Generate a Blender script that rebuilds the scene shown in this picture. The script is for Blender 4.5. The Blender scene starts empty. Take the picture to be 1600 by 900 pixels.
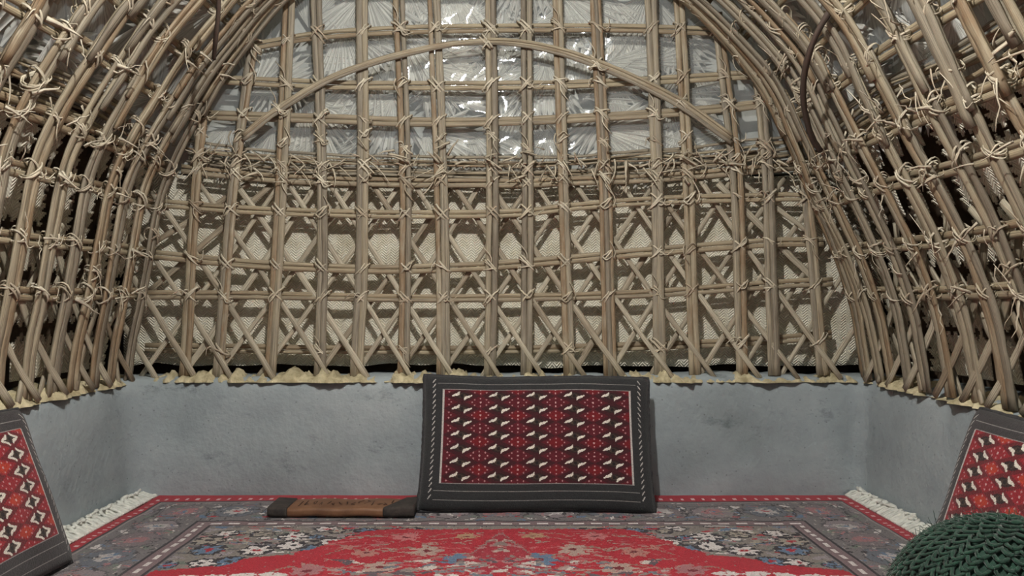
import bpy, math, random
import numpy as np
from mathutils import Vector, Matrix

C = bpy.context.scene.collection
S = bpy.context.scene
random.seed(7); rng = np.random.default_rng(7)

# ---------------------------------------------------------------- camera, light, exposure
EYE = 0.675; FPX = 1220.0; D = 2.74; PXM = FPX / D
cam = bpy.data.cameras.new('camera'); co = bpy.data.objects.new('camera', cam); C.objects.link(co)
co.location = (0, 0, EYE); co.rotation_euler = (math.pi / 2, 0, 0)
cam.sensor_width = 36; cam.lens = FPX / 1600 * 36
cam.shift_x = 8 / 1600; cam.shift_y = 25 / 1600; cam.clip_start = 0.02
S.camera = co

w = bpy.data.worlds.new('world'); S.world = w; w.use_nodes = True
w.node_tree.nodes['Background'].inputs[0].default_value = (0.80, 0.93, 1.0, 1)
w.node_tree.nodes['Background'].inputs[1].default_value = 0.035

def lamp(name, kind, loc, energy, size, color=(1, 1, 1), target=None):
    l = bpy.data.lights.new(name, kind); l.energy = energy; l.color = color
    if kind == 'POINT': l.shadow_soft_size = size
    else: l.shape = 'DISK'; l.size = size
    o = bpy.data.objects.new(name, l); o.location = loc; C.objects.link(o)
    if target is not None:
        o.rotation_euler = (Vector(target) - Vector(loc)).to_track_quat('-Z', 'Y').to_euler()
    return o
lamp('ceiling_bulb', 'POINT', (-0.10, 1.02, 1.93), 96, 0.018, (1.0, 0.985, 0.945))
lamp('front_fill', 'AREA', (0.0, -0.7, 1.1), 2.0, 0.9, (0.86, 0.95, 1.0), (0, 2.7, 0.8))  # unseen soft cool fill from behind the camera, part of the ambient light

S.view_settings.view_transform = 'Standard'; S.view_settings.look = 'None'
S.view_settings.gamma = 1; S.view_settings.exposure = 0.14
S.view_settings.use_curve_mapping = False

# ---------------------------------------------------------------- materials
def lin(c):
    c = np.asarray(c, float) / 255.0
    return tuple(np.where(c <= 0.04045, c / 12.92, ((c + 0.055) / 1.055) ** 2.4))
def mat(name):
    m = bpy.data.materials.new(name); m.use_nodes = True
    nt = m.node_tree; b = nt.nodes['Principled BSDF']
    b.inputs['Roughness'].default_value = 0.8
    return m, nt, b
def N(nt, t, **k):
    n = nt.nodes.new(t)
    for a, v in k.items(): setattr(n, a, v)
    return n
def ramp(nt, stops):
    r = N(nt, 'ShaderNodeValToRGB'); e = r.color_ramp.elements
    while len(e) < len(stops): e.new(0.5)
    for i, (p, c) in enumerate(stops):
        e[i].position = p; e[i].color = (*c, 1)
    return r
def noise(nt, vec, scale, detail=4, rough=.6):
    n = N(nt, 'ShaderNodeTexNoise'); n.inputs['Scale'].default_value = scale
    n.inputs['Detail'].default_value = detail; n.inputs['Roughness'].default_value = rough
    if vec is not None: nt.links.new(vec, n.inputs['Vector'])
    return n
def bump(nt, h, b, strength, dist=0.003):
    n = N(nt, 'ShaderNodeBump'); n.inputs['Strength'].default_value = strength
    n.inputs['Distance'].default_value = dist
    nt.links.new(h, n.inputs['Height']); nt.links.new(n.outputs[0], b.inputs['Normal']); return n
def mixc(nt, fac, a, b, mode='MIX'):
    n = N(nt, 'ShaderNodeMix', data_type='RGBA', blend_type=mode)
    for sock, v in ((n.inputs[0], fac), (n.inputs[6], a), (n.inputs[7], b)):
        if isinstance(v, (int, float)): sock.default_value = v
        elif isinstance(v, tuple): sock.default_value = (*v, 1)
        else: nt.links.new(v, sock)
    return n.outputs[2]
def math_(nt, op, a, b=None):
    n = N(nt, 'ShaderNodeMath', operation=op)
    for i, v in enumerate((a, b)):
        if v is None: continue
        if isinstance(v, (int, float)): n.inputs[i].default_value = v
        else: nt.links.new(v, n.inputs[i])
    return n.outputs[0]

def reed_mat(name, cols, spread=.5):
    m, nt, b = mat(name)
    uv = N(nt, 'ShaderNodeUVMap'); oi = N(nt, 'ShaderNodeObjectInfo')
    mp = N(nt, 'ShaderNodeMapping'); mp.inputs['Scale'].default_value = (5, 700, 1)
    cmb = N(nt, 'ShaderNodeCombineXYZ')
    nt.links.new(math_(nt, 'MULTIPLY', oi.outputs['Random'], 40.0), cmb.inputs[0])
    nt.links.new(cmb.outputs[0], mp.inputs['Location'])
    nt.links.new(uv.outputs[0], mp.inputs[0])
    st = noise(nt, mp.outputs[0], 1.0, 3)                     # long fibres
    mp2 = N(nt, 'ShaderNodeMapping'); mp2.inputs['Scale'].default_value = (7, 25, 1)
    nt.links.new(cmb.outputs[0], mp2.inputs['Location']); nt.links.new(uv.outputs[0], mp2.inputs[0])
    bl = noise(nt, mp2.outputs[0], 1.0, 4)                    # weathering blotches
    f = math_(nt, 'ADD', math_(nt, 'MULTIPLY', oi.outputs['Random'], spread),
              math_(nt, 'MULTIPLY', bl.outputs[0], 1.0 - spread))
    r = ramp(nt, cols); nt.links.new(f, r.inputs[0])
    sr = ramp(nt, [(.34, (.28, .26, .25)), (.56, (1, 1, 1))]); nt.links.new(st.outputs[0], sr.inputs[0])
    c = mixc(nt, .85, r.outputs[0], sr.outputs[0], 'MULTIPLY')
    nt.links.new(c, b.inputs['Base Color']); b.inputs['Roughness'].default_value = .62
    bump(nt, st.outputs[0], b, .5, .002)
    return m
M = {}
M['reed'] = reed_mat('weathered_reed', [(.15, lin((118, 106, 90))), (.38, lin((156, 146, 128))), (.55, lin((176, 163, 138))), (.68, lin((150, 126, 98))), (.85, lin((194, 186, 164)))])
M['rail'] = reed_mat('split_reed', [(.15, lin((148, 134, 114))), (.5, lin((180, 166, 138))), (.8, lin((150, 130, 104)))])
M['slat'] = reed_mat('pale_slat', [(.15, lin((160, 148, 128))), (.5, lin((198, 188, 166))), (.8, lin((150, 134, 112)))])
M['tie'] = reed_mat('palm_fibre', [(.15, lin((196, 182, 156))), (.5, lin((224, 214, 192))), (.8, lin((176, 158, 134)))])
M['dark_rod'] = reed_mat('dark_bent_stick', [(.2, lin((62, 50, 44))), (.8, lin((92, 76, 66)))])

def mat_woven():
    m, nt, b = mat('woven_palm_mat')
    uv = N(nt, 'ShaderNodeUVMap'); sp = N(nt, 'ShaderNodeSeparateXYZ'); nt.links.new(uv.outputs[0], sp.inputs[0])
    zig = math_(nt, 'PINGPONG', sp.outputs[0], .017)
    v = math_(nt, 'ADD', sp.outputs[1], math_(nt, 'MULTIPLY', zig, .9))
    tri = math_(nt, 'PINGPONG', v, .005)
    h = math_(nt, 'MULTIPLY', tri, 1 / .005)
    nz = noise(nt, uv.outputs[0], 9, 4)
    r = ramp(nt, [(.3, lin((206, 196, 172))), (.55, lin((242, 236, 218))), (.75, lin((222, 212, 186)))]); nt.links.new(nz.outputs[0], r.inputs[0])
    r2 = ramp(nt, [(.0, (.6, .56, .5)), (.3, (1, 1, 1))]); nt.links.new(h, r2.inputs[0])
    nt.links.new(mixc(nt, .75, r.outputs[0], r2.outputs[0], 'MULTIPLY'), b.inputs['Base Color'])
    bump(nt, h, b, .8, .004); return m
M['mat'] = mat_woven()

def mat_plaster():
    m, nt, b = mat('grey_mud_plaster')
    g = N(nt, 'ShaderNodeNewGeometry'); p = g.outputs['Position']
    n1 = noise(nt, p, 3.0, 5, .65); n2 = noise(nt, p, 60, 3)
    r = ramp(nt, [(.25, lin((132, 141, 144))), (.5, lin((152, 161, 165))), (.75, lin((170, 178, 181)))]); nt.links.new(n1.outputs[0], r.inputs[0])
    mp = N(nt, 'ShaderNodeMapping'); mp.inputs['Scale'].default_value = (6, 6, 11); nt.links.new(p, mp.inputs[0])
    n3 = noise(nt, mp.outputs[0], 1, 6, .75)
    sm = ramp(nt, [(.60, (1, 1, 1)), (.72, (.55, .57, .57))]); nt.links.new(n3.outputs[0], sm.inputs[0])
    c = mixc(nt, .9, r.outputs[0], sm.outputs[0], 'MULTIPLY')
    vo = N(nt, 'ShaderNodeTexVoronoi'); vo.inputs['Scale'].default_value = 34; nt.links.new(p, vo.inputs['Vector'])
    sp = ramp(nt, [(.07, (.35, .35, .35)), (.11, (1, 1, 1))]); nt.links.new(vo.outputs['Distance'], sp.inputs[0])
    c = mixc(nt, .55, c, sp.outputs[0], 'MULTIPLY')
    nt.links.new(c, b.inputs['Base Color']); b.inputs['Roughness'].default_value = .9
    mx = math_(nt, 'ADD', n2.outputs[0], math_(nt, 'MULTIPLY', n1.outputs[0], 6.0))
    bump(nt, mx, b, .45, .006); return m
M['plaster'] = mat_plaster()

def simple(name, c1, c2, scale, rough=.85, bs=.5, dist=.004, coord='obj'):
    m, nt, b = mat(name)
    g = N(nt, 'ShaderNodeTexCoord'); n = noise(nt, g.outputs['Object'], scale, 5, .65)
    r = ramp(nt, [(.35, lin(c1)), (.65, lin(c2))]); nt.links.new(n.outputs[0], r.inputs[0])
    nt.links.new(r.outputs[0], b.inputs['Base Color']); b.inputs['Roughness'].default_value = rough
    bump(nt, n.outputs[0], b, bs, dist); return m
M['straw_mud'] = simple('straw_mud', (160, 148, 116), (214, 202, 168), 22, .95, .9, .01)
M['leaf'] = reed_mat('dry_palm_leaf', [(.15, lin((205, 203, 194))), (.5, lin((228, 228, 220))), (.8, lin((240, 238, 228)))])
M['backing'] = simple('faded_leaf_backing', (176, 178, 172), (214, 216, 208), 7, .9, .6, .01)
M['dark_thatch'] = simple('dark_thatch', (66, 54, 42), (104, 86, 68), 12, .95, .9, .01)
M['floor'] = simple('packed_earth', (120, 112, 100), (150, 142, 128), 6)
M['fringe'] = simple('white_cotton_fringe', (205, 205, 198), (236, 236, 228), 40)
M['wool_dark'] = simple('charcoal_wool', (46, 46, 48), (70, 68, 70), 160, .95, .8, .003)
M['brown'] = simple('brown_leather', (104, 70, 48), (128, 90, 64), 14, .6, .2)
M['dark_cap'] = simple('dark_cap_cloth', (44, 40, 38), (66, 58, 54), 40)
M['ink'] = simple('dark_ink', (60, 40, 32), (70, 48, 38), 20)

def mat_vcol(name, rough=.92):
    m, nt, b = mat(name)
    a = N(nt, 'ShaderNodeVertexColor'); a.layer_name = 'weave'
    g = N(nt, 'ShaderNodeTexCoord'); n = noise(nt, g.outputs['Object'], 260, 2)
    r = ramp(nt, [(.3, (.62, .62, .62)), (.7, (1.1, 1.1, 1.1))]); nt.links.new(n.outputs[0], r.inputs[0])
    nt.links.new(mixc(nt, 1.0, a.outputs[0], r.outputs[0], 'MULTIPLY'), b.inputs['Base Color'])
    b.inputs['Roughness'].default_value = rough
    b.inputs['Sheen Weight'].default_value = .15
    bump(nt, n.outputs[0], b, .7, .003); return m
M['weave'] = mat_vcol('woven_wool')

def mat_plastic():
    m, nt, b = mat('clear_plastic_film'); nt.nodes.remove(b)
    out = nt.nodes['Material Output']
    t = N(nt, 'ShaderNodeBsdfTransparent'); gl = N(nt, 'ShaderNodeBsdfGlossy'); df = N(nt, 'ShaderNodeBsdfDiffuse')
    gl.inputs['Roughness'].default_value = .06; gl.inputs['Color'].default_value = (.95, .97, 1, 1)
    df.inputs['Color'].default_value = (.80, .85, .86, 1)
    g = N(nt, 'ShaderNodeNewGeometry'); n = noise(nt, g.outputs['Position'], 16, 4)
    bp = N(nt, 'ShaderNodeBump'); bp.inputs['Strength'].default_value = .1; bp.inputs['Distance'].default_value = .012
    nt.links.new(n.outputs[0], bp.inputs['Height'])
    nt.links.new(bp.outputs[0], gl.inputs['Normal'])
    m1 = N(nt, 'ShaderNodeMixShader'); m1.inputs[0].default_value = .17
    nt.links.new(t.outputs[0], m1.inputs[1]); nt.links.new(df.outputs[0], m1.inputs[2])
    m2 = N(nt, 'ShaderNodeMixShader'); m2.inputs[0].default_value = .035
    nt.links.new(m1.outputs[0], m2.inputs[1]); nt.links.new(gl.outputs[0], m2.inputs[2])
    nt.links.new(m2.outputs[0], out.inputs['Surface']); return m
M['plastic'] = mat_plastic()

def mat_knit():
    m, nt, b = mat('green_knit_wool')
    g = N(nt, 'ShaderNodeTexCoord'); n = noise(nt, g.outputs['Object'], 120, 3)
    r = ramp(nt, [(.3, lin((5, 34, 25))), (.7, lin((14, 66, 47)))]); nt.links.new(n.outputs[0], r.inputs[0])
    nt.links.new(r.outputs[0], b.inputs['Base Color']); b.inputs['Sheen Weight'].default_value = .25
    bump(nt, n.outputs[0], b, .8, .003); return m
M['knit'] = mat_knit()

# ---------------------------------------------------------------- mesh helpers
class MB:
    def __init__(s): s.v = []; s.f = []; s.uv = []; s.n = 0
    def add(s, v, f, uv=None):
        v = np.asarray(v, float)
        s.v.append(v); s.f += [tuple(i + s.n for i in q) for q in f]
        s.uv.append(np.zeros((len(v), 2)) if uv is None else np.asarray(uv, float)); s.n += len(v)
    def build(s, name, m, parent=None, origin=(0, 0, 0), smooth=True):
        V = np.concatenate(s.v) - np.asarray(origin, float)
        me = bpy.data.meshes.new(name); me.from_pydata(V.tolist(), [], s.f); me.update()
        U = np.concatenate(s.uv); ul = me.uv_layers.new(name='UVMap')
        li = np.empty(len(me.loops), dtype=np.int32); me.loops.foreach_get('vertex_index', li)
        ul.data.foreach_set('uv', U[li].ravel())
        if smooth: me.polygons.foreach_set('use_smooth', [True] * len(me.polygons))
        me.materials.append(m)
        o = bpy.data.objects.new(name, me); C.objects.link(o)
        if parent is not None: o.parent = parent
        else: o.location = origin
        return o
def catmull(P, n):
    P = np.asarray(P, float); k = len(P)
    Q = np.vstack([2 * P[0] - P[1], P, 2 * P[-1] - P[-2]])
    t = np.linspace(0, k - 1 - 1e-9, n); i = t.astype(int); f = (t - i)[:, None]
    a, b, c, d = Q[i], Q[i + 1], Q[i + 2], Q[i + 3]
    return .5 * (2 * b + (c - a) * f + (2 * a - 5 * b + 4 * c - d) * f ** 2 + (3 * b - a - 3 * c + d) * f ** 3)
def tube(mb, P, a, b, nrm, seg=8, rough=.08, taper=0.0):
    """elliptic rod along P; a = half width across, b = half thickness along nrm"""
    P = np.asarray(P, float); n = len(P)
    T = np.gradient(P, axis=0); T /= np.linalg.norm(T, axis=1)[:, None] + 1e-12
    Nn = np.asarray(nrm, float); Nn = np.broadcast_to(Nn, P.shape).copy()
    Nn -= (Nn * T).sum(1)[:, None] * T; Nn /= np.linalg.norm(Nn, axis=1)[:, None] + 1e-12
    B = np.cross(T, Nn)
    s = np.concatenate([[0], np.cumsum(np.linalg.norm(np.diff(P, axis=0), axis=1))])
    th = np.linspace(0, 2 * math.pi, seg, endpoint=False)
    a = np.broadcast_to(a, n); b = np.broadcast_to(b, n)
    j = 1 + rough * rng.standard_normal((n, 1)) + rough * .5 * rng.standard_normal((n, seg))
    tp = np.ones((n, 1))
    if taper: tp[-1] = 1 - taper; tp[0] = 1 - taper
    ca = np.sign(np.cos(th)) * np.abs(np.cos(th)) ** .62; sa = np.sign(np.sin(th)) * np.abs(np.sin(th)) ** .62
    R = j * tp
    V = P[:, None, :] + (R * a[:, None] * ca[None])[..., None] * B[:, None, :] + (R * b[:, None] * sa[None])[..., None] * Nn[:, None, :]
    V = V.reshape(-1, 3); F = []
    for i in range(n - 1):
        for k in range(seg):
            k2 = (k + 1) % seg
            F.append((i * seg + k, i * seg + k2, (i + 1) * seg + k2, (i + 1) * seg + k))
    F.append(tuple(range(seg))[::-1]); F.append(tuple((n - 1) * seg + k for k in range(seg)))
    am = float(np.mean(a)); off = random.random() * 30
    U = np.stack([np.repeat(s, seg) + off, np.tile(np.abs(np.sin(th / 2)) * am * 2.2, n) + random.random() * 5], 1)
    mb.add(V, F, U)
def grid(mb, fn, us, vs, uvs=1.0):
    V = np.array([fn(u, v) for v in vs for u in us]); nu = len(us)
    F = [(j * nu + i, j * nu + i + 1, (j + 1) * nu + i + 1, (j + 1) * nu + i) for j in range(len(vs) - 1) for i in range(nu - 1)]
    U = [(u * uvs, v * uvs) for v in vs for u in us]
    mb.add(V, F, U)
def box(mb, lo, hi, bev=0):
    x0, y0, z0 = lo; x1, y1, z1 = hi
    V = [(x0, y0, z0), (x1, y0, z0), (x1, y1, z0), (x0, y1, z0), (x0, y0, z1), (x1, y0, z1), (x1, y1, z1), (x0, y1, z1)]
    mb.add(V, [(0, 3, 2, 1), (4, 5, 6, 7), (0, 1, 5, 4), (1, 2, 6, 5), (2, 3, 7, 6), (3, 0, 4, 7)])
def tag(o, label=None, cat=None, group=None, kind=None):
    if label: o['label'] = label
    if cat: o['category'] = cat
    if group: o['group'] = group
    if kind: o['kind'] = kind
    return o
def empty(name, loc):
    o = bpy.data.objects.new(name, None); o.location = loc; o.empty_display_size = .05; C.objects.link(o); return o
def vnoise(seed):
    r = np.random.default_rng(seed); k = r.normal(size=(10, 3)) * r.uniform(1, 3, (10, 1)); ph = r.uniform(0, 6.28, 10)
    return lambda p, f=1.0: float(np.sin(np.asarray(p) @ (k.T * f) + ph).mean() * 1.8)
ORD = ['first', 'second', 'third', 'fourth', 'fifth', 'sixth', 'seventh', 'eighth', 'ninth', 'tenth', 'eleventh', 'twelfth',
       'thirteenth', 'fourteenth', 'fifteenth', 'sixteenth', 'seventeenth', 'eighteenth', 'nineteenth', 'twentieth']

# ---------------------------------------------------------------- the hut's shape
# cross-section of the vault (half width, height over the eye) in 1/PXM metres
SL = np.array([(586, -130), (580, -60), (570, 0), (558, 80), (544, 165), (520, 228), (492, 282), (457, 345), (412, 408), (362, 470), (290, 530), (190, 580), (80, 606), (-37, 612)]) / PXM
SR = np.array([(566, -130), (556, -60), (545, 0), (520, 75), (492, 140), (470, 190), (440, 262), (408, 335), (358, 402), (288, 475), (215, 532), (120, 580), (40, 604), (-37, 612)]) / PXM
SEC = {'left': catmull(SL, 160), 'right': catmull(SR, 160)}
for k in SEC: SEC[k][:, 1] += EYE; SEC[k][:, 1] = np.maximum.accumulate(SEC[k][:, 1] + np.arange(160) * 1e-6)
def sec_x(side, z): return float(np.interp(z, SEC[side][:, 1], SEC[side][:, 0]))
def yb(x, z):
    k = min(max((z - .42) / .35, 0), 1); k2 = min(max((1.9 - z) / .6, 0), 1)
    return 2.785 + .085 * max(0, 1 - (x + .02) ** 2 / 1.6) * (.35 + .65 * k * (.4 + .6 * k2))
def F(side, u, z, o=0.0):
    """point on a wall of the lattice, o metres towards the room"""
    if side == 'back': return np.array([u, yb(u, z) - o, z])
    s = 1 if side == 'right' else -1
    x = sec_x(side, z); e = .01
    dx = (sec_x(side, z + e) - sec_x(side, z - e)) / (2 * e); dx = max(dx, -6)
    n = np.array([-1, dx]) / math.hypot(1, dx)          # inward (x-part for +side, z-part)
    return np.array([s * (x + n[0] * o), u, z + n[1] * o])
def nrm(side, u, z):
    d = F(side, u, z, .05) - F(side, u, z, 0); return d / np.linalg.norm(d)
def px_back(px, py):
    Y = 2.8
    for _ in range(6):
        x = (px - 792) * Y / FPX; z = EYE + (475 - py) * Y / FPX; Y = yb(x, z)
    return x, z

# ---------------------------------------------------------------- setting: floor, mud walls, shells
mb = MB(); box(mb, (-2.0, -1.2, -.12), (2.0, 3.4, -.012)); tag(mb.build('floor', M['floor'], smooth=False), kind='structure')

nz = vnoise(3)
def mud_wall(name, path, out, closed_dirs):
    """path: (x,y) along the room-side foot; out: outward unit dir per point"""
    mb = MB(); path = np.asarray(path, float); out = np.asarray(out, float)
    prof = [(0.0, -.05), (0.0, .10), (.004, .20), (.01, .30), (.016, .37), (.028, .403), (.06, .416), (.16, .418), (.34, .41), (.34, -.05)]
    V = []; 
    for i, (p, o) in enumerate(zip(path, out)):
        for j, (r, z) in enumerate(prof):
            q = np.array([p[0], p[1], 0]) + np.array([o[0], o[1], 0]) * r
            zz = z
            d = .006 * nz((p[0] * 2, p[1] * 2, z * 5)) + .0035 * nz((p[0] * 9, p[1] * 9, z * 14))
            if 0 < j < 8: q[:2] += o * d
            if 5 <= j <= 8: zz += .008 * nz((p[0] * 7, p[1] * 7, 1)) 
            V.append((q[0], q[1], zz))
    m = len(prof); Fc = []
    for i in range(len(path) - 1):
        for j in range(m - 1):
            Fc.append((i * m + j, (i + 1) * m + j, (i + 1) * m + j + 1, i * m + j + 1))
    mb.add(V, Fc)
    return tag(mb.build(name, M['plaster']), kind='structure')
XL, XR = -1.285, 1.243
back_path = [(x, 2.74) for x in np.linspace(-1.16, 1.22, 120)]
mud_wall('wall_back', back_path, [(0, 1)] * 120, None)
lp = [(XL, y) for y in np.linspace(-.9, 2.60, 110)]; lo_ = [(-1, 0)] * 110
for a in np.linspace(0, 1, 13)[1:]:
    t = a * math.pi / 2; lp.append((XL + .14 * (1 - math.cos(t)), 2.60 + .14 * math.sin(t))); lo_.append((-math.cos(t), math.sin(t)))
lp.append((-1.12, 2.741)); lo_.append((0, 1))
mud_wall('wall_left', lp, lo_, None)
rp = [(XR, y) for y in np.linspace(-.9, 2.70, 110)]; ro = [(1, 0)] * 110
for a in np.linspace(0, 1, 8)[1:]:
    t = a * math.pi / 2; rp.append((XR - .04 * (1 - math.cos(t)), 2.70 + .04 * math.sin(t))); ro.append((math.cos(t), math.sin(t)))
rp.append((1.18, 2.741)); ro.append((0, 1))
mud_wall('wall_right', rp, ro, None)

# crumbly straw-and-mud ridge bedding the reeds' feet, one strip per wall
def ridge(name, pts, outs, seed):
    mb = MB(); z2 = vnoise(seed); n = len(pts); R = 9; V = []; Fc = []
    for i, (p, o) in enumerate(zip(pts, outs)):
        hh = min(.040, .020 + .024 * z2((i * .21, 1, 2)) + .012 * z2((i * .7, 4, 2)))
        w0 = .000 + .026 * z2((i * .27, 7, 1))
        for j in range(R):
            a = math.pi * j / (R - 1)
            r = .075 - (.068 - w0) * math.cos(a); h = math.sin(a) * max(hh, -.004) * (1 + .5 * z2((i * .8, j * 1.3, 5)))
            V.append((p[0] + o[0] * r, p[1] + o[1] * r, .398 + h))
    for i in range(n - 1):
        for j in range(R - 1): Fc.append((i * R + j, (i + 1) * R + j, (i + 1) * R + j + 1, i * R + j + 1))
    mb.add(V, Fc); return tag(mb.build(name, M['straw_mud']), kind='structure')
ridge('trim_1', [(x, 2.742) for x in np.linspace(-1.30, 1.25, 300)], [(0, 1)] * 300, 11)
ridge('trim_2', [(XL - .005, y) for y in np.linspace(-.9, 2.76, 380)], [(-1, 0)] * 380, 12)
ridge('trim_3', [(XR + .002, y) for y in np.linspace(-.9, 2.76, 380)], [(1, 0)] * 380, 13)

# outer thatch shell that closes the hut behind everything else
def shell(name, side, us, zs, o, m, amp=.0, seed=5, kind='structure', uvs=1.0):
    mb = MB(); z2 = vnoise(seed)
    grid(mb, lambda u, z: F(side, u, z, o + amp * z2((u * 2.5, z * 3.1, 3.3)) + amp * .5 * z2((u * 9, z * 8, 1.3))), us, zs, uvs)
    return tag(mb.build(name, m), kind=kind)
ysd = np.linspace(-.3, 2.98, 60); xb = np.linspace(-1.7, 1.7, 70)
def vault_shell(name, side, o, m, i0, amp=0, seed=2, y0=-.3, y1=3.2, ny=60, step=3):
    s = 1 if side == 'right' else -1; z2 = vnoise(seed); P = SEC[side][i0::step]
    if i0 == 0: P = np.vstack([[P[0, 0] + .03, .15], P])
    T = np.gradient(P, axis=0); T /= np.linalg.norm(T, axis=1)[:, None]
    Nm = np.stack([-T[:, 1], T[:, 0]], 1)                 # towards the inside
    Nm[Nm[:, 0] > .0] = Nm[Nm[:, 0] > .0]
    mb = MB(); ys = np.linspace(y0, y1, ny); V = []
    for y in ys:
        for p, n in zip(P, Nm):
            oo = o + amp * z2((y * 2.5, p[1] * 3, p[0] * 3)) + amp * .45 * z2((y * 9, p[1] * 8, p[0] * 8))
            q = p + n * oo; V.append((s * q[0], y, q[1]))
    k = len(P); mb.add(V, [(j * k + i, j * k + i + 1, (j + 1) * k + i + 1, (j + 1) * k + i) for j in range(ny - 1) for i in range(k - 1)],
                       [(y, p[1]) for y in ys for p in P])
    return mb.build(name, m)
mb = MB(); grid(mb, lambda u, z: F('back', u, z, -.26), xb, np.linspace(.36, 2.3, 30)); tag(mb.build('wall_thatch_back', M['dark_thatch']), kind='structure')
tag(vault_shell('wall_thatch_left', 'left', -.24, M['dark_thatch'], 0), kind='structure')
tag(vault_shell('wall_thatch_right', 'right', -.24, M['dark_thatch'], 0), kind='structure')

# woven palm mats behind the lower lattice
def mat_obj(side, us, z0, z1, label, amp=.012, o=-.115):
    mb = MB(); z2 = vnoise(23); e = vnoise(41)
    def fn(u, t):
        z = z0 + (z1 - z0) * t + (.012 * e((u * 7, 1, 2)) if t > .99 or t < .01 else 0)
        return F(side, u, z, o + amp * z2((u * 3, z * 4, 1)))
    us = list(us); vs = np.linspace(0, 1, 26); V = np.array([fn(u, t) for t in vs for u in us]); nu = len(us)
    Fc = [(j * nu + i, j * nu + i + 1, (j + 1) * nu + i + 1, (j + 1) * nu + i) for j in range(25) for i in range(nu - 1)]
    mb.add(V, Fc, [(u, z0 + (z1 - z0) * t) for t in vs for u in us])
    ob = mb.build('woven_mat', M['mat'])
    so = ob.modifiers.new('thickness', 'SOLIDIFY'); so.thickness = .004
    return tag(ob, label, 'mat')
mat_obj('back', np.linspace(-1.42, 1.40, 110), .445, 1.155, 'cream herringbone palm mat behind the lower lattice of the back wall')
def patchy_mat(side, label, ph):
    """palm matting in ragged patches: holes onto the dark thatch stand in for shade between the ribs"""
    mb = MB(); z2 = vnoise(61 if side == 'left' else 67); us = np.linspace(-.2, 2.84, 420); zs = np.linspace(.445, 1.13, 110)
    V = np.array([F(side, u, z, -.115 + .018 * z2((u * 3, z * 4, 1)) + .006 * z2((u * 17, z * 9, 4))) for z in zs for u in us]); nu = len(us); Fc = []
    shade_bands = [.575, .735, .875, 1.05]  # heights of the hole bands, cut out to stand in for shade
    for j in range(len(zs) - 1):
        for i in range(nu - 1):
            u, z = us[i], zs[j]; k = math.floor((u + ph) / .125); f = (u + ph) / .125 - k
            saw = ((z * 38 + 1.7 * math.sin(k * 5.1)) % 1) * .20 + .12 * z2((k * 3.7, z * 5, 2))
            hole = f > .52 + saw or any(abs(z - t - .012 * z2((k * 2.1, t * 9, 7))) < .014 + .012 * z2((k * 4.3, t * 5, 3)) + .010 * math.sin(f * 21) for t in shade_bands)
            if not hole: Fc.append((j * nu + i, j * nu + i + 1, (j + 1) * nu + i + 1, (j + 1) * nu + i))
    mb.add(V, Fc, [(u, z) for z in zs for u in us]); ob = mb.build('woven_mat', M['mat'])
    so = ob.modifiers.new('thickness', 'SOLIDIFY'); so.thickness = .004
    return tag(ob, label, 'mat')
patchy_mat('left', 'cream palm mat in patches, gaps standing in for shade, behind the left wall reeds', .03)
patchy_mat('right', 'cream palm mat in patches, gaps standing in for shade, behind the right wall reeds', .06)

# upper backing + plastic film
mb = MB(); grid(mb, lambda u, z: F('back', u, z, -.17), xb, np.linspace(1.17, 2.2, 40)); tag(mb.build('wall_leaf_backing', M['backing']), kind='structure')
iz = int(np.searchsorted(SEC['left'][:, 1], 1.20)); izr = int(np.searchsorted(SEC['right'][:, 1], 1.20))
tag(vault_shell('ceiling_leaf_left', 'left', -.17, M['backing'], iz, .01, 4), kind='structure')
tag(vault_shell('ceiling_leaf_right', 'right', -.17, M['backing'], izr, .01, 5), kind='structure')
def crumple(side_fn, us, vs, seed, name, label):
    r = np.random.default_rng(seed); z2 = vnoise(seed); K = []
    k1 = r.normal(size=(14, 2)) * 22; ph = r.uniform(0, 6.28, 14)
    def h(u, v):
        a = np.abs(np.sin(k1 @ np.array([u, v]) * .5 + ph))          # creases
        return .020 * z2((u * 4, v * 5, 2)) + .014 * (float((1 - a).max()) - .9) * 3 * .5 + .003 * z2((u * 19, v * 17, 1))
    mb = MB(); grid(mb, lambda u, v: side_fn(u, v, h(u, v)), us, vs)
    return tag(mb.build(name, M['plastic'], smooth=True), label, 'plastic sheet')
crumple(lambda u, z, h: F('back', u, z, -.052 + h * .7), np.linspace(-1.30, 1.28, 170), np.linspace(1.235, 2.12, 70), 31, 'plastic_sheet',
        'crumpled clear plastic sheet behind the upper lattice of the back wall')
def vf(side):
    s = 1 if side == 'right' else -1; P = SEC[side]; T = np.gradient(P, axis=0); T /= np.linalg.norm(T, axis=1)[:, None]
    Nm = np.stack([-T[:, 1], T[:, 0]], 1); L = np.arange(160)
    def g(y, i, h):
        p = np.array([np.interp(i, L, P[:, 0]), np.interp(i, L, P[:, 1])]); n = np.array([np.interp(i, L, Nm[:, 0]), np.interp(i, L, Nm[:, 1])])
        q = p + n * (-.055 + h * .8); return (s * q[0], y, q[1])
    return g
for side, i0 in (('left', iz), ('right', izr)):
    g = vf(side); K = (1.9 - 1.2) / (160 - i0)
    crumple(lambda y, t, h, g=g: g(y, t * 100, h), np.linspace(.1, 2.76, 130), np.linspace(i0 / 100, 1.59, 60), 35 if side == 'left' else 36, 'plastic_sheet',
            f'crumpled bluish plastic sheet behind the upper reeds of the {side} wall')

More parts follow.
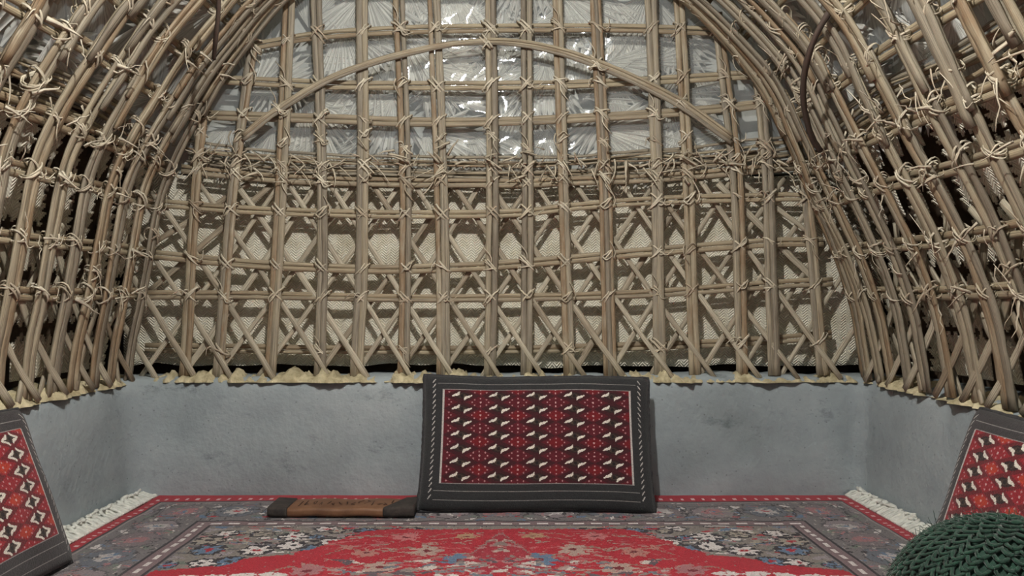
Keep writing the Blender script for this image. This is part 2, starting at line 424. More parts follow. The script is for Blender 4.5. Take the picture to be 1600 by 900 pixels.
# ---------------------------------------------------------------- palm leaves under the plastic
def fan_mesh(seed):
    r = np.random.default_rng(seed); n = int(r.integers(13, 19)); span = math.radians(r.uniform(105, 150)); V = []; Fc = []; U = []
    m = 2 * n + 1
    radii = [.0, .05, .12, .19]
    for j, rad in enumerate(radii):
        for i in range(m):
            a = -span / 2 + span * i / (m - 1); fold = (.5 if i % 2 else -.5) * rad * span / m * 1.5
            V.append((rad * math.sin(a), -rad * math.cos(a), fold - rad * .05)); U.append((rad, a * .05))
    for j in range(3):
        for i in range(m - 1): Fc.append((j * m + i, j * m + i + 1, (j + 1) * m + i + 1, (j + 1) * m + i))
    b = len(V)
    for i in range(0, m - 1, 2):                              # pointed tips, one per pleat
        a = -span / 2 + span * (i + 1) / (m - 1) + r.normal() * .02; rad = r.uniform(.23, .30)
        V.append((rad * math.sin(a), -rad * math.cos(a), r.normal() * .006 - .012)); U.append((rad, a * .05))
        Fc.append((3 * m + i, 3 * m + i + 1, len(V) - 1)); Fc.append((3 * m + i + 1, 3 * m + i + 2, len(V) - 1))
    mb = MB(); mb.add(V, Fc, U); o = mb.build('palm_leaf', M['leaf'], smooth=False)
    so = o.modifiers.new('t', 'SOLIDIFY'); so.thickness = .0012
    return o
fans = [fan_mesh(s) for s in range(6)]; fused = set()
def place_fan(side, u, z, rot, scale, label, group, o=-.115):
    i = random.randrange(6); src = fans[i]
    ob = src if i not in fused else src.copy()
    if i in fused: C.objects.link(ob)
    fused.add(i)
    n = nrm(side, u, z); up = F(side, u, z + .02) - F(side, u, z - .02); up /= np.linalg.norm(up); rt = np.cross(up, n)
    R = Matrix(((rt[0], up[0], n[0]), (rt[1], up[1], n[1]), (rt[2], up[2], n[2])))
    R = R @ Matrix.Rotation(rot, 3, 'Z')
    ob.matrix_world = Matrix.Translation(Vector(F(side, u, z, o))) @ R.to_4x4() @ Matrix.Diagonal((scale, scale, scale, 1))
    tag(ob, label, 'palm leaf', group)
rowname = ['lowest', 'second', 'third', 'fourth', 'fifth', 'topmost']
for r_, z in enumerate((1.335, 1.455, 1.585, 1.72, 1.85, 1.96)):
    xs = np.arange(-1.02, 1.05, .17) + (.085 if r_ % 2 else 0); c = 0
    hw_l, hw_r = sec_x('left', min(z, 2.0)), sec_x('right', min(z, 2.0))
    xs = [x for x in xs if -hw_l < x < hw_r]
    for c, x in enumerate(xs):
        place_fan('back', x + random.uniform(-.03, .03), z, random.choice([-1.1, -.5, -.2, 0, .2, .6, 1.1, 2.6]) + random.uniform(-.2, .2), random.uniform(.75, 1.05),
                  f'pleated grey palm leaf under back wall plastic, {ORD[c]} from left in the {rowname[r_]} row', f'palm leaves in the {rowname[r_]} row of the back wall', o=-.088 - .012 * ((c + r_) % 4))
for side in ('left', 'right'):
    for r_, z in enumerate((1.32, 1.47, 1.62)):
        for c, y in enumerate(np.arange(.65, 2.72, .2)):
            place_fan(side, y + (.1 if r_ % 2 else 0), z, random.choice([-1.2, -.4, .0, .5, 1.0]), random.uniform(.7, 1.0),
                      f'palm leaf behind {side} wall plastic, {ORD[c]} toward the back in the {("low", "middle", "high")[r_]} row', f'palm leaves of the {side} wall', o=-.10 - .012 * ((c + r_) % 3))

# ---------------------------------------------------------------- fibre ties
def tie_mesh(seed, size=1.0):
    r = np.random.default_rng(seed); mb = MB()
    def loop(dx, dy, ox, oy, rad, dep, w=.0030):
        t = np.linspace(0, 2 * math.pi, 17); d = np.array([dx, dy, 0]) / math.hypot(dx, dy)
        P = np.cos(t)[:, None] * d * rad + np.stack([np.zeros(17), np.zeros(17), np.sin(t) * dep], 1) + np.array([ox, oy, -.008])
        P += r.normal(size=P.shape) * .0007
        sd = np.cross(d, (0, 0, 1)); tube(mb, P, w, .0013, P - P.mean(0), 5, .15)
    s = 1 if seed % 2 else -1
    for k in range(r.integers(2, 4)):
        loop(1 + r.normal() * .15, s * (1 + r.normal() * .15), r.normal() * .004, (k - 1) * .005, .031 * size, .021)
    if seed % 3: loop(1, -s, 0, r.normal() * .004, .030 * size, .020)
    if seed % 4 == 0: loop(1, .12, 0, .012, .026 * size, .019)
    for k in range(r.integers(0, 3)):                            # loose ends
        a = r.uniform(0, 6.28); L = r.uniform(.02, .055); p0 = np.array([r.normal() * .01, r.normal() * .01, .012])
        P = catmull([p0, p0 + np.array([math.cos(a), math.sin(a), .25]) * L * .5, p0 + np.array([math.cos(a + .5), math.sin(a + .5) - .3, .1]) * L], 6)
        tube(mb, P, np.linspace(.0034, .0012, 6), .0008, (0, 0, 1), 4, .1)
    o = mb.build('fibre_tie', M['tie']); return o
ties = [tie_mesh(s, 1.0) for s in range(10)]; tused = set()
def place_tie(side, u, z, root, o=0.0, sc=1.0):
    i = random.randrange(10); src = ties[i]; ob = src if i not in tused else src.copy()
    if i in tused: C.objects.link(ob)
    tused.add(i); n = nrm(side, u, z); up = F(side, u, z + .02) - F(side, u, z - .02); up /= np.linalg.norm(up); rt = np.cross(up, n)
    R = Matrix(((rt[0], up[0], n[0]), (rt[1], up[1], n[1]), (rt[2], up[2], n[2])))
    if random.random() < .5: R = R @ Matrix.Rotation(math.pi, 3, 'Z')
    sc *= random.uniform(.9, 1.2)
    ob.parent = root
    ob.matrix_local = Matrix.Translation(Vector(F(side, u, z, o)) - root.location) @ R.to_4x4() @ Matrix.Diagonal((sc, sc, sc, 1))

# ---------------------------------------------------------------- back lattice: rails
RAIL_PX = [
 [(385, 70), (490, 53), (629, 44), (800, 41), (979, 41), (1125, 46)],
 [(345, 122), (490, 129), (575, 131), (800, 131), (926, 128), (1029, 123), (1195, 113)],
 [(320, 178), (504, 183), (629, 188), (800, 187), (993, 178), (1093, 171), (1215, 158)],
 [(280, 262), (380, 273), (522, 281), (800, 284), (887, 281), (1030, 276), (1245, 258)],
 [(250, 317), (400, 328), (607, 334), (800, 332), (893, 323), (1022, 313), (1200, 307), (1262, 307)],
 [(235, 397), (400, 413), (607, 421), (800, 413), (1007, 394), (1200, 379), (1290, 377)],
 [(220, 461), (380, 461), (607, 466), (800, 465), (1007, 459), (1200, 445), (1305, 440)],
 [(215, 545), (380, 547), (607, 549), (800, 548), (1007, 543), (1200, 534), (1310, 524)],
]
rail_names = ['highest in view, above the crown of the bow', 'second from top, crossing behind the curved bow', 'third from top, just below the bow ends', 'just under the twig bundle',
              'along the top of the mat area', 'across the middle of the woven mat', 'just above the lowest crossed slats', 'lowest, just over the mud wall']
def rail(side, pts, o, label, group, n=2, gap=.0185, a=.0082, npts=40, z0=None):
    pts = np.asarray(pts, float); c = catmull(pts, npts); root = empty('reed_rail', F(side, *c[0], o))
    for k in range(n):
        off = (k - (n - 1) / 2) * gap; wob = np.cumsum(rng.normal(size=npts)) * .0004; wob -= np.linspace(wob[0], wob[-1], npts)
        P = np.array([F(side, u, z + off + ww, o - .003 * k) for (u, z), ww in zip(c, wob)])
        Nn = np.array([nrm(side, u, z) for u, z in c])
        mb = MB(); tube(mb, P, a * random.uniform(.85, 1.15), .006, Nn, 8, .05)
        mb.build('reed', M['rail'], root, root.location)
    return tag(root, label, 'reed rail', group)
rail_uz = []
for i, tr in enumerate(RAIL_PX):
    uz = [px_back(*p) for p in tr]; rail_uz.append(np.array(uz))
    rail('back', uz, -.058 if i == 7 else -.019, f'horizontal split reed rail on back wall, {rail_names[i]}', 'horizontal rails of the back wall')
rail('back', [(-.62, 1.825), (-.3, 1.832), (0, 1.835), (.3, 1.832), (.54, 1.825)], -.019, 'horizontal split reed rail on back wall, hidden above the picture edge near the vault crown', 'horizontal rails of the back wall')
def rail_z(i, u):
    r = rail_uz[i]; o = np.argsort(r[:, 0]); return float(np.interp(u, r[o, 0], r[o, 1]))

# thick bundle of twigs across the back wall
def bundle(side, pts, label, n=10, spread=.075, o=-.035, frays=30, amp=1.0):
    c = catmull(np.asarray(pts, float), 50); root = empty('twig_bundle', F(side, *c[0], o))
    for k in range(n):
        mb = MB(); off = (k / (n - 1) - .5) * spread; w1 = np.cumsum(rng.normal(size=50)) * .0018; w1 -= np.linspace(w1[0], w1[-1], 50)
        s0 = random.randint(0, 8) if k % 2 else 0; s1 = 50 - (random.randint(0, 8) if k % 3 == 0 else 0)
        P = np.array([F(side, u, z + off + ww, o + random.uniform(-.002, .002) - .012 * (k % 3)) for (u, z), ww in zip(c, w1)])[s0:s1]
        Nn = np.array([nrm(side, u, z) for u, z in c])[s0:s1]
        tube(mb, P, random.uniform(.0035, .0065), .004, Nn, 6, .1); mb.build('twig', M['rail' if k % 2 else 'reed'], root, root.location)
    for k in range(frays):
        u, z = c[random.randrange(2, 48)]; a = random.choice([-1, 1]) * random.uniform(.1, 1.1); L = random.uniform(.05, .13) * amp
        d = np.array([math.sin(a), -math.cos(a)]) if random.random() < .75 else np.array([math.sin(a) * 1.2, .4])
        zz = z + random.uniform(-.03, .03); P = [F(side, u + d[0] * L * t + .012 * math.sin(t * 3), zz + d[1] * L * t, o + .03 + .02 * t) for t in np.linspace(0, 1, 7)]
        mb = MB(); tube(mb, P, np.linspace(.0045, .0012, 7), .0012, nrm(side, u, z), 4, .1); mb.build('loose_strip', M['tie'], root, root.location)
    return tag(root, label, 'twig bundle')
bundle('back', [px_back(*p) for p in [(285, 232), (380, 248), (522, 256), (800, 262), (993, 252), (1100, 243), (1240, 225)]],
       'thick bundle of thin twigs with frayed strips across the back wall', 11, .078, frays=46)

# ---------------------------------------------------------------- back lattice: uprights
UP = [[(320, 150), (306, 300), (289, 587)], [(397, 55), (364, 300), (341, 589)], [(452, -10), (439, 300), (421, 589)], [(493, -15), (503, 300), (499, 590)],
      [(567, -20), (568, 300), (557, 590)], [(624, -20), (634, 300), (630, 589)], [(678, -20), (690, 300), (693, 588)], [(766, -20), (769, 300), (765, 588)],
      [(822, -20), (824, 300), (822, 588)], [(871, -20), (881, 300), (890, 588)], [(930, -20), (946, 300), (954, 588)], [(1016, -20), (1027, 300), (1032, 588)],
      [(1060, -12), (1076, 300), (1086, 587)], [(1120, 20), (1153, 300), (1160, 587)], [(1183, 108), (1201, 300), (1210, 587)], [(1238, 215), (1259, 300), (1286, 586)]]
def upright(side, uz, label, group, three=False, n=34, root_name='reed_post', reach=.0195, zties=(), sc=1.0, lean=None):
    c = catmull(uz, n)[::-1]                         # foot first
    root = empty(root_name, F(side, *c[0]))
    K = 3 if three else 2
    for k in range(K):
        off = (k - (K - 1) / 2) * reach * (0.8 if three else 1) * sc; wob = np.cumsum(rng.normal(size=n)) * .0007; wob -= np.linspace(wob[0], wob[-1], n)
        P = np.array([F(side, u + off + ww, z, .0015 * ((k % 2) * 2 - 1)) for (u, z), ww in zip(c, wob)])
        Nn = np.array([nrm(side, u, z) for u, z in c]); e = n if k == 0 else n - random.randint(0, 2)
        mb = MB(); tube(mb, P[:e], np.linspace(.0125, .0098, e) * random.uniform(.88, 1.12) * sc * (.8 if three else 1), .0075, Nn[:e], 8, .05)
        mb.build('reed', M['reed'], root, root.location)
    for z in zties:
        u = float(np.interp(z, c[:, 1], c[:, 0]))
        if c[0, 1] < z < c[-1, 1]: place_tie(side, u, z + random.uniform(-.004, .004), root, 0.0)
    return tag(root, label, 'reed post', group)
for i, tr in enumerate(UP):
    uz = np.array([px_back(*p) for p in tr]); um = uz[1][0]
    if tr[0][1] <= 0:                                   # carry on up to the vault
        sd_ = 'left' if uz[0][0] < -.08 else 'right'; P_ = SEC[sd_]; zt_ = float(np.interp(-abs(uz[0][0]), -P_[:, 0], P_[:, 1])) - .01
        uz = np.vstack([[uz[0][0] * .99, max(zt_, uz[0][1])], uz])
    zt = [1.83] + [rail_z(j, um) for j in range(7)] + [rail_z(3, um) + .045, random.uniform(1.24, 1.3)]
    if i % 2: zt.append(rail_z(7, um))
    place = {0: 'leftmost, beside the left corner', 15: 'rightmost, beside the right corner'}.get(i, (ORD[i] + ' from the left') if i < 8 else (ORD[15 - i] + ' from the right'))
    extra = {6: ', over the cushion\'s left end', 7: ', at the crown of the bow', 11: ', over the cushion\'s right end'}.get(i, '')
    upright('back', uz, f'upright paired reed post on back wall, {place}', 'upright posts of the back wall', three=(i in (6, 10)), zties=zt)

# ---------------------------------------------------------------- diagonal slats
def slat(side, u0, z0, u1, z1, o0, o1, label, group, a=.0105):
    n = 14; t = np.linspace(0, 1, n); P = np.array([F(side, u0 + (u1 - u0) * k, z0 + (z1 - z0) * k, o0 + (o1 - o0) * k ** 2.2) for k in t])
    P += rng.normal(size=P.shape) * .0006
    mb = MB(); tube(mb, P, a * random.uniform(.85, 1.12), .0045, nrm(side, (u0 + u1) / 2, (z0 + z1) / 2), 8, .06)
    return tag(mb.build('diagonal_slat', M['slat'], None, tuple(P[-1])), label, 'slat', group)
feet = [px_back(x, 589)[0] for x in (228, 289, 345, 410, 497, 556, 625, 690, 762, 830, 895, 955, 1030, 1095, 1165, 1225, 1290)]
for i, x in enumerate(feet):
    j = random.uniform(-.012, .012)
    w_ = f'{ORD[i]} foot from the left' if i < 9 else f'{ORD[16 - i]} foot from the right'
    slat('back', x - .44 + j, 1.135 + random.uniform(-.03, .02), x + .045, .41, -.036, .020, f'slanting slat leaning left across back wall, standing at the {w_}', 'left-leaning slats of the back wall')
    slat('back', x + .47 + j, 1.135 + random.uniform(-.03, .02), x - .02 + random.uniform(-.015, .02), .412, -.052, -.012, f'slanting slat leaning right behind the others, standing at the {w_}', 'right-leaning slats of the back wall')
# two more of each that enter from the corners
for i, (x, z) in enumerate([(-1.30, .72), (-1.28, .90)]):
    slat('back', x + .40 * (1.13 - z) / .7 + .20 , 1.12, x, z, -.052, -.052, f'short slanting slat leaning right in the left corner, {("lower", "upper")[i]} one', 'right-leaning slats of the back wall')
for i, (x, z) in enumerate([(1.16, .72), (1.12, .92)]):
    slat('back', x - .45 * (1.13 - z) / .7 - .12, 1.12, x, z, -.038, -.038, f'short slanting slat leaning left in the right corner, {("lower", "upper")[i]} one', 'left-leaning slats of the back wall')

# ---------------------------------------------------------------- side walls: rails, ribs, slats
ZR = [.704, .848, 1.02, 1.15, 1.335, 1.47, 1.61, 1.74]
zn = ['lowest', 'second from bottom', 'third from bottom', 'fourth from bottom', 'fifth from bottom', 'fourth from top', 'second from top', 'topmost']
zn = ['lowest', 'second lowest', 'third lowest', 'fourth lowest', 'fourth highest', 'third highest', 'second highest', 'highest']
RIBD = {'left': [2.70, 2.58, 2.48, 2.36, 2.24, 2.12, 2.00, 1.86, 1.73, 1.60, 1.47, 1.33, 1.2, 1.06, .92, .78, .64], 'right': [2.735, 2.65, 2.555, 2.45, 2.34, 2.23, 2.10, 1.97, 1.84, 1.71, 1.58, 1.45, 1.31, 1.18, 1.04, .90, .76, .62]}
def rib(side, d, label, group, zl, first):
    s = 1 if side == 'right' else -1; P2 = SEC[side]; i0 = int(np.searchsorted(P2[:, 1], .405)); top = 159
    idx = np.arange(i0, top, 3); P2 = P2[idx]; n = len(P2)
    T = np.gradient(P2, axis=0); T /= np.linalg.norm(T, axis=1)[:, None]; Nm = np.stack([-T[:, 1], T[:, 0]], 1)
    t = np.linspace(0, 1, n); jl = random.uniform(-.02, .03)
    yy = d + (.13 + jl) * np.clip(t / .75, 0, 1) ** 1.3
    yy = np.where(yy > 2.745 - .006 * first, 2.745 - .006 * first + (yy - 2.745) * .10, yy)
    bow = .010 * np.sin(t * 6 + random.uniform(0, 6))
    root = empty('vault_rib', (s * P2[0, 0], d, P2[0, 1]))
    K = 3 if random.random() < .1 else 2
    for k in range(K):
        off = (k - (K - 1) / 2) * .0235; w1 = np.cumsum(rng.normal(size=n)) * .0011; w1 -= np.linspace(w1[0], w1[-1], n)
        Q = P2 + Nm * (.002 * (k % 2) + .001)
        P = np.stack([s * Q[:, 0], yy + off + w1 + bow, Q[:, 1]], 1); N3 = np.stack([s * Nm[:, 0], np.zeros(n), Nm[:, 1]], 1)
        # a rib is pieced from two lengths that overlap half way up
        cut = random.randint(int(n * .42), int(n * .62))
        for (a0, a1, lift) in ((0, cut + 4, 0.0), (cut - 3, n, .011)):
            mb = MB(); w_ = np.linspace(.0138, .0108, a1 - a0) * random.uniform(.8, 1.15)
            tube(mb, P[a0:a1] + N3[a0:a1] * lift * (1 if k % 2 else .6), w_, .0055, N3[a0:a1], 8, .07)
            mb.build('reed', M['reed'], root, root.location)
    for z in zl:
        u = float(np.interp(z, P2[:, 1], yy + bow)); place_tie(side, u, z + random.uniform(-.006, .006), root, .002, .98)
        if random.random() < .22: place_tie(side, u + .01, z + random.uniform(.04, .08), root, .004, 1.0)
    return tag(root, label, 'vault rib', group)
for side in ('left', 'right'):
    for j, z in enumerate(ZR):
        n_ = 14; us = np.linspace(.5, 2.77, n_); zz = z + .006 * np.sin(us * 5 + j) + (.0 if side == 'left' else -.004 * j)
        rail(side, list(zip(us, zz)), -.022, f'split reed rail running along the {side} wall, {zn[j]} one', f'rails of the {side} wall', npts=50, a=.0095, gap=.021)
    for i, d in enumerate(RIBD[side]):
        rib(side, d, f'bent paired reed rib of the {side} wall, {ORD[i]} from the back corner', f'vault ribs of the {side} wall', ZR, i == 0)
    bundle(side, list(zip(np.linspace(.5, 2.74, 12), 1.215 + .008 * np.sin(np.arange(12) * 1.7))), f'frayed bundle of thin twigs along the {side} wall', 12, .09, -.045, 26, .9)
    ds = np.arange(.895, 2.74, .135); s_ = len(ds)
    for i, d in enumerate(ds):
        dd = d + random.uniform(-.02, .02)
        slat(side, dd - .30, .90, dd + .05, .41, -.04, .022, f'slanting slat leaning toward the viewer on the {side} wall, {ORD[s_ - 1 - i]} from the back', f'forward slats of the {side} wall', .0115)
        slat(side, min(dd + .30, 2.76), .90 if dd < 2.4 else .74, dd - .03, .412, -.056, .012 if i % 2 else -.012, f'slanting slat leaning toward the corner on the {side} wall, {ORD[s_ - 1 - i]} from the back', f'backward slats of the {side} wall', .0115)

# loose frayed strips tucked at the corners of the lattice (uncountable)
def frays(name, label, gen, n):
    mb = MB()
    for _ in range(n):
        side, u, z = gen(); a = random.uniform(0, 6.28); L = random.uniform(.03, .09)
        P = [F(side, u + math.cos(a) * L * t, z + math.sin(a) * L * t - .01 * t * t, .012 + .035 * t * random.uniform(.6, 1.2)) for t in np.linspace(0, 1, 6)]
        tube(mb, P, np.linspace(.0055, .0012, 6) * random.uniform(.5, 1.4), .001, nrm(side, u, z), 4, .1)
    return tag(mb.build(name, M['tie']), label, 'fibre', kind='stuff')
frays('frayed_fibre', 'frayed palm fibre sticking out along the left wall rails', lambda: ('left', random.uniform(1.2, 2.72), random.choice([.848, 1.02, 1.15, 1.2, 1.335, .704, 1.15, 1.47]) + random.gauss(0, .015)), 80)
frays('frayed_fibre', 'frayed palm fibre sticking out along the right wall rails', lambda: ('right', random.uniform(1.2, 2.72), random.choice([.848, 1.02, 1.15, 1.2, 1.335, .704, 1.15, 1.47]) + random.gauss(0, .015)), 95)
frays('frayed_fibre', 'frayed palm fibre around the twig bundle on the back wall', lambda: ('back', random.uniform(-1.1, 1.02), 1.185 + random.gauss(0, .03)), 80)

# ---------------------------------------------------------------- bow across the back wall and the two dark bent sticks
bow = [(383, 213), (430, 176), (505, 130), (575, 102), (650, 82), (720, 70), (790, 68), (860, 79), (930, 101), (1000, 131), (1070, 168), (1140, 218)]
uz = np.array([px_back(*p) for p in bow]); c = catmull(uz, 60)
root = empty('reed_bow', F('back', *c[0], .02))
for k, (off, a_, oo) in enumerate(((.0, .0095, .024), (-.016, .0085, .021), (.010, .0055, .030))):
    s0, s1 = ((0, 60), (0, 60), (30, 60))[k]
    mb = MB(); P = np.array([F('back', u, z + off * min(1, .25 + 1.6 * abs(i / 59 - .45)), oo) for i, (u, z) in enumerate(c)])[s0:s1]
    tube(mb, P, a_, .006, (0, -1, 0), 8, .06); mb.build('reed', M['reed' if k != 2 else 'rail'], root, root.location)
for px in (440, 768, 935, 1068):
    i = int(np.argmin(abs(c[:, 0] - px_back(px, 100)[0]))); place_tie('back', c[i, 0], c[i, 1], root, .02)
tag(root, 'long thin reed bow arching in front of the upper back lattice', 'reed bow')

def stick(pts, label, r):
    P = catmull(pts, 30); mb = MB(); tube(mb, P, r, r * .8, (0, -1, .2), 8, .05); return tag(mb.build('bent_stick', M['dark_rod'], None, tuple(pts[0])), label, 'stick')
def at(px, py, y): return ((px - 792) * y / FPX, y, EYE + (475 - py) * y / FPX)
stick([at(1325, -25, 2.08), at(1298, 15, 2.12), at(1272, 62, 2.17), at(1257, 115, 2.24), at(1256, 165, 2.31), at(1268, 212, 2.38), at(1282, 236, 2.42)],
      'dark brown bent stick curving down in front of the right wall reeds', .0085)
stick([at(342, -30, 2.2), at(341, 20, 2.25), at(337, 60, 2.3), at(334, 92, 2.36)], 'short dark stick hanging at the top left corner of the vault', .0065)

# ---------------------------------------------------------------- painted canvases for the textiles
class Canvas:
    def __init__(s, w, h, res, bg):
        s.w, s.h, s.res = w, h, res; s.nx, s.ny = int(round(w / res)), int(round(h / res))
        s.X, s.Y = np.meshgrid((np.arange(s.nx) + .5) * res - w / 2, (np.arange(s.ny) + .5) * res)   # x centred, y from one edge
        s.c = np.empty((s.ny, s.nx, 3)); s.c[:] = lin(bg)
    def put(s, mask, col): s.c[mask] = lin(col)
    def ell(s, x, y, a, b, ang, col, clip=None):
        R = max(a, b) + s.res; j0, j1 = int((y - R) / s.res), int((y + R) / s.res) + 2; i0, i1 = int((x + s.w / 2 - R) / s.res), int((x + s.w / 2 + R) / s.res) + 2
        j0, i0 = max(j0, 0), max(i0, 0)
        if j1 <= 0 or i1 <= 0: return
        X = s.X[j0:j1, i0:i1] - x; Y = s.Y[j0:j1, i0:i1] - y; ca, sa = math.cos(ang), math.sin(ang)
        m = ((X * ca + Y * sa) / a) ** 2 + ((-X * sa + Y * ca) / b) ** 2 < 1
        if clip is not None: m &= clip[j0:j1, i0:i1]
        s.c[j0:j1, i0:i1][m] = lin(col)
    def flower(s, x, y, r, petals, col, core, clip=None, out=None):
        if out: s.ell(x, y, r * 1.25, r * 1.25, 0, out, clip)
        for k in range(petals):
            a = 6.283 * k / petals; s.ell(x + math.cos(a) * r * .6, y + math.sin(a) * r * .6, r * .5, r * .28, a, col, clip)
        s.ell(x, y, r * .28, r * .28, 0, core, clip)
    def line(s, pts, wd, col, clip=None):
        P = catmull(pts, 60)
        for p in P: s.ell(p[0], p[1], wd, wd, 0, col, clip)
def paint_mesh(name, cv, fn, m, parent, origin=(0, 0, 0)):
    nx, ny = cv.nx, cv.ny; xs = np.arange(nx + 1) * cv.res - cv.w / 2; ys = np.arange(ny + 1) * cv.res
    XX, YY = np.meshgrid(xs, ys); V = fn(XX, YY).reshape(-1, 3) - np.asarray(origin)
    j, i = np.meshgrid(np.arange(ny), np.arange(nx), indexing='ij'); a = j * (nx + 1) + i
    Q = np.stack([a, a + 1, a + nx + 2, a + nx + 1], -1).reshape(-1, 4).astype(np.int32)
    me = bpy.data.meshes.new(name); me.vertices.add(len(V)); me.vertices.foreach_set('co', V.ravel())
    me.loops.add(Q.size); me.loops.foreach_set('vertex_index', Q.ravel()); me.polygons.add(len(Q))
    me.polygons.foreach_set('loop_start', np.arange(len(Q), dtype=np.int32) * 4)
    me.update(calc_edges=True); me.polygons.foreach_set('use_smooth', [True] * len(Q))
    ca = me.color_attributes.new('weave', 'FLOAT_COLOR', 'CORNER'); col = np.ones((len(Q), 4, 4)); col[:, :, :3] = cv.c.reshape(-1, 1, 3)
    ca.data.foreach_set('color', col.ravel()); me.materials.append(m); me.validate()
    o = bpy.data.objects.new(name, me); C.objects.link(o); o.parent = parent; return o

# ---------------------------------------------------------------- the rug
RW, RH, RC = 2.41, 2.06, -.018          # body between the fringes, depth of rug, its middle
cv = Canvas(RW, RH, .0042, (118, 112, 114))
ax = np.abs(cv.X); v = np.minimum(cv.Y, RH - cv.Y); e = np.minimum(RW / 2 - ax, v); R2 = random.Random(5)
RED = (176, 20, 44); TAU = (124, 112, 116); DK = (52, 46, 54); WH = (214, 206, 204); BL = (96, 120, 148); PK = (168, 112, 116); BG = (160, 150, 138); SG = (112, 122, 112)
bord = (e > .07) & (e < .27)
def sym(fn):
    for sx in (1, -1):
        for my in (0, 1): fn(sx, (lambda y: RH - y) if my else (lambda y: y), -1 if my else 1)
# border flowers along the back/front and the ends
x = 0.0; k = 0
while x < RW / 2 + .02:
    col = [TAU, (140, 128, 132), (104, 108, 118)][k % 3]
    sym(lambda sx, fy, s: (cv.ell(sx * x, fy(.17), .073, .068, 0, (84, 76, 84), bord), cv.ell(sx * x, fy(.17), .068, .062, 0, col, bord),
        cv.flower(sx * x, fy(.17), .034, 8, (184, 176, 176) if k % 2 else PK, RED if k % 2 else BL, bord, None),
        cv.line([(sx * (x + .06), fy(.10)), (sx * (x + .085), fy(.16)), (sx * (x + .07), fy(.24))], .0045, DK, bord),
        cv.ell(sx * (x + .085), fy(.12), .022, .008, sx * s * .7, WH, bord), cv.ell(sx * (x + .085), fy(.23), .022, .009, -sx * s * .6, BL if k % 2 else SG, bord),
        cv.ell(sx * (x + .05), fy(.23), .014, .007, 0, RED, bord)))
    x += .17; k += 1
y = .34; k = 0
while y < RH / 2:
    col = [(140, 128, 132), TAU, (104, 108, 118)][k % 3]
    sym(lambda sx, fy, s: (cv.ell(sx * (RW / 2 - .17), fy(y), .072, .078, 0, (84, 76, 84), bord), cv.ell(sx * (RW / 2 - .17), fy(y), .066, .072, 0, col, bord),
        cv.flower(sx * (RW / 2 - .17), fy(y), .034, 8, (160, 112, 116) if k % 2 else (184, 176, 176), BL, bord), cv.ell(sx * (RW / 2 - .10), fy(y + .08), .01, .025, .5 * sx, WH, bord),
        cv.ell(sx * (RW / 2 - .23), fy(y + .08), .01, .025, .5 * sx, SG, bord)))
    y += .17; k += 1
for _ in range(900):
    a, b_ = R2.uniform(0, RW / 2), R2.uniform(.07, RH / 2); cc = R2.choice([WH, DK, BL, PK, SG, DK, BG]); an = R2.uniform(0, 3.14); l = R2.uniform(.006, .022)
    sym(lambda sx, fy, s: cv.ell(sx * a, fy(b_), l, .0035, an * sx * s, cc, bord))
# field
fld = e > .34
vm = np.interp(ax, [0, .36, .40, .44, .52, .56, .66, .70, .92, .98, 1.0], [.385, .40, .43, .50, .62, .66, .69, .74, .80, 1.1, 9])
red = fld & (v > vm); grey = fld & ~red
cv.put(grey, (134, 126, 120))
R3 = random.Random(9)
for _ in range(300):
    a, b_ = R3.uniform(.2, .9), R3.uniform(.34, .82); cc = R3.choice([BG, SG, BL, PK, RED, DK, (150, 140, 146), WH, (100, 96, 100), RED]); an = R3.uniform(-.7, .7); l = R3.uniform(.012, .045)
    sym(lambda sx, fy, s: cv.ell(sx * a, fy(b_), l, R3.uniform(.004, .011), an * sx * s, cc, grey))
for _ in range(26):
    a, b_ = R3.uniform(.3, .86), R3.uniform(.38, .80); r_ = R3.uniform(.022, .04); cc = R3.choice([BL, PK, WH, BG])
    sym(lambda sx, fy, s: cv.flower(sx * a, fy(b_), r_, 6, cc, R3.choice([RED, DK]), grey, DK))
cv.put(red & (v > 0), RED)
for _ in range(150):
    a, b_ = R3.uniform(.03, .5) , R3.uniform(.42, .98); cc = R3.choice([(190, 100, 104), (168, 132, 124), (150, 140, 128), (176, 86, 92)]); an = R3.uniform(-.6, .6)
    sym(lambda sx, fy, s: cv.ell(sx * a, fy(b_), R3.uniform(.010, .035), R3.uniform(.003, .006), an * sx * s, cc, red))
for (a, b_, r_, cc) in [(.10, .47, .035, (178, 140, 110)), (.27, .49, .04, (190, 110, 112)), (.20, .62, .045, (176, 150, 140)), (.36, .64, .036, (180, 120, 112)), (.42, .60, .02, (180, 120, 112)), (.10, .70, .05, BL), (.30, .76, .045, (176, 150, 140)), (.48, .78, .04, PK), (.14, .86, .05, WH)]:
    sym(lambda sx, fy, s: (cv.line([(sx * a, fy(b_)), (sx * (a + .05), fy(b_ - .03)), (sx * (a + .10), fy(b_ + .01))], .0035, (150, 120, 108), red), cv.flower(sx * a, fy(b_), r_, 7, cc, (120, 30, 44), red)))
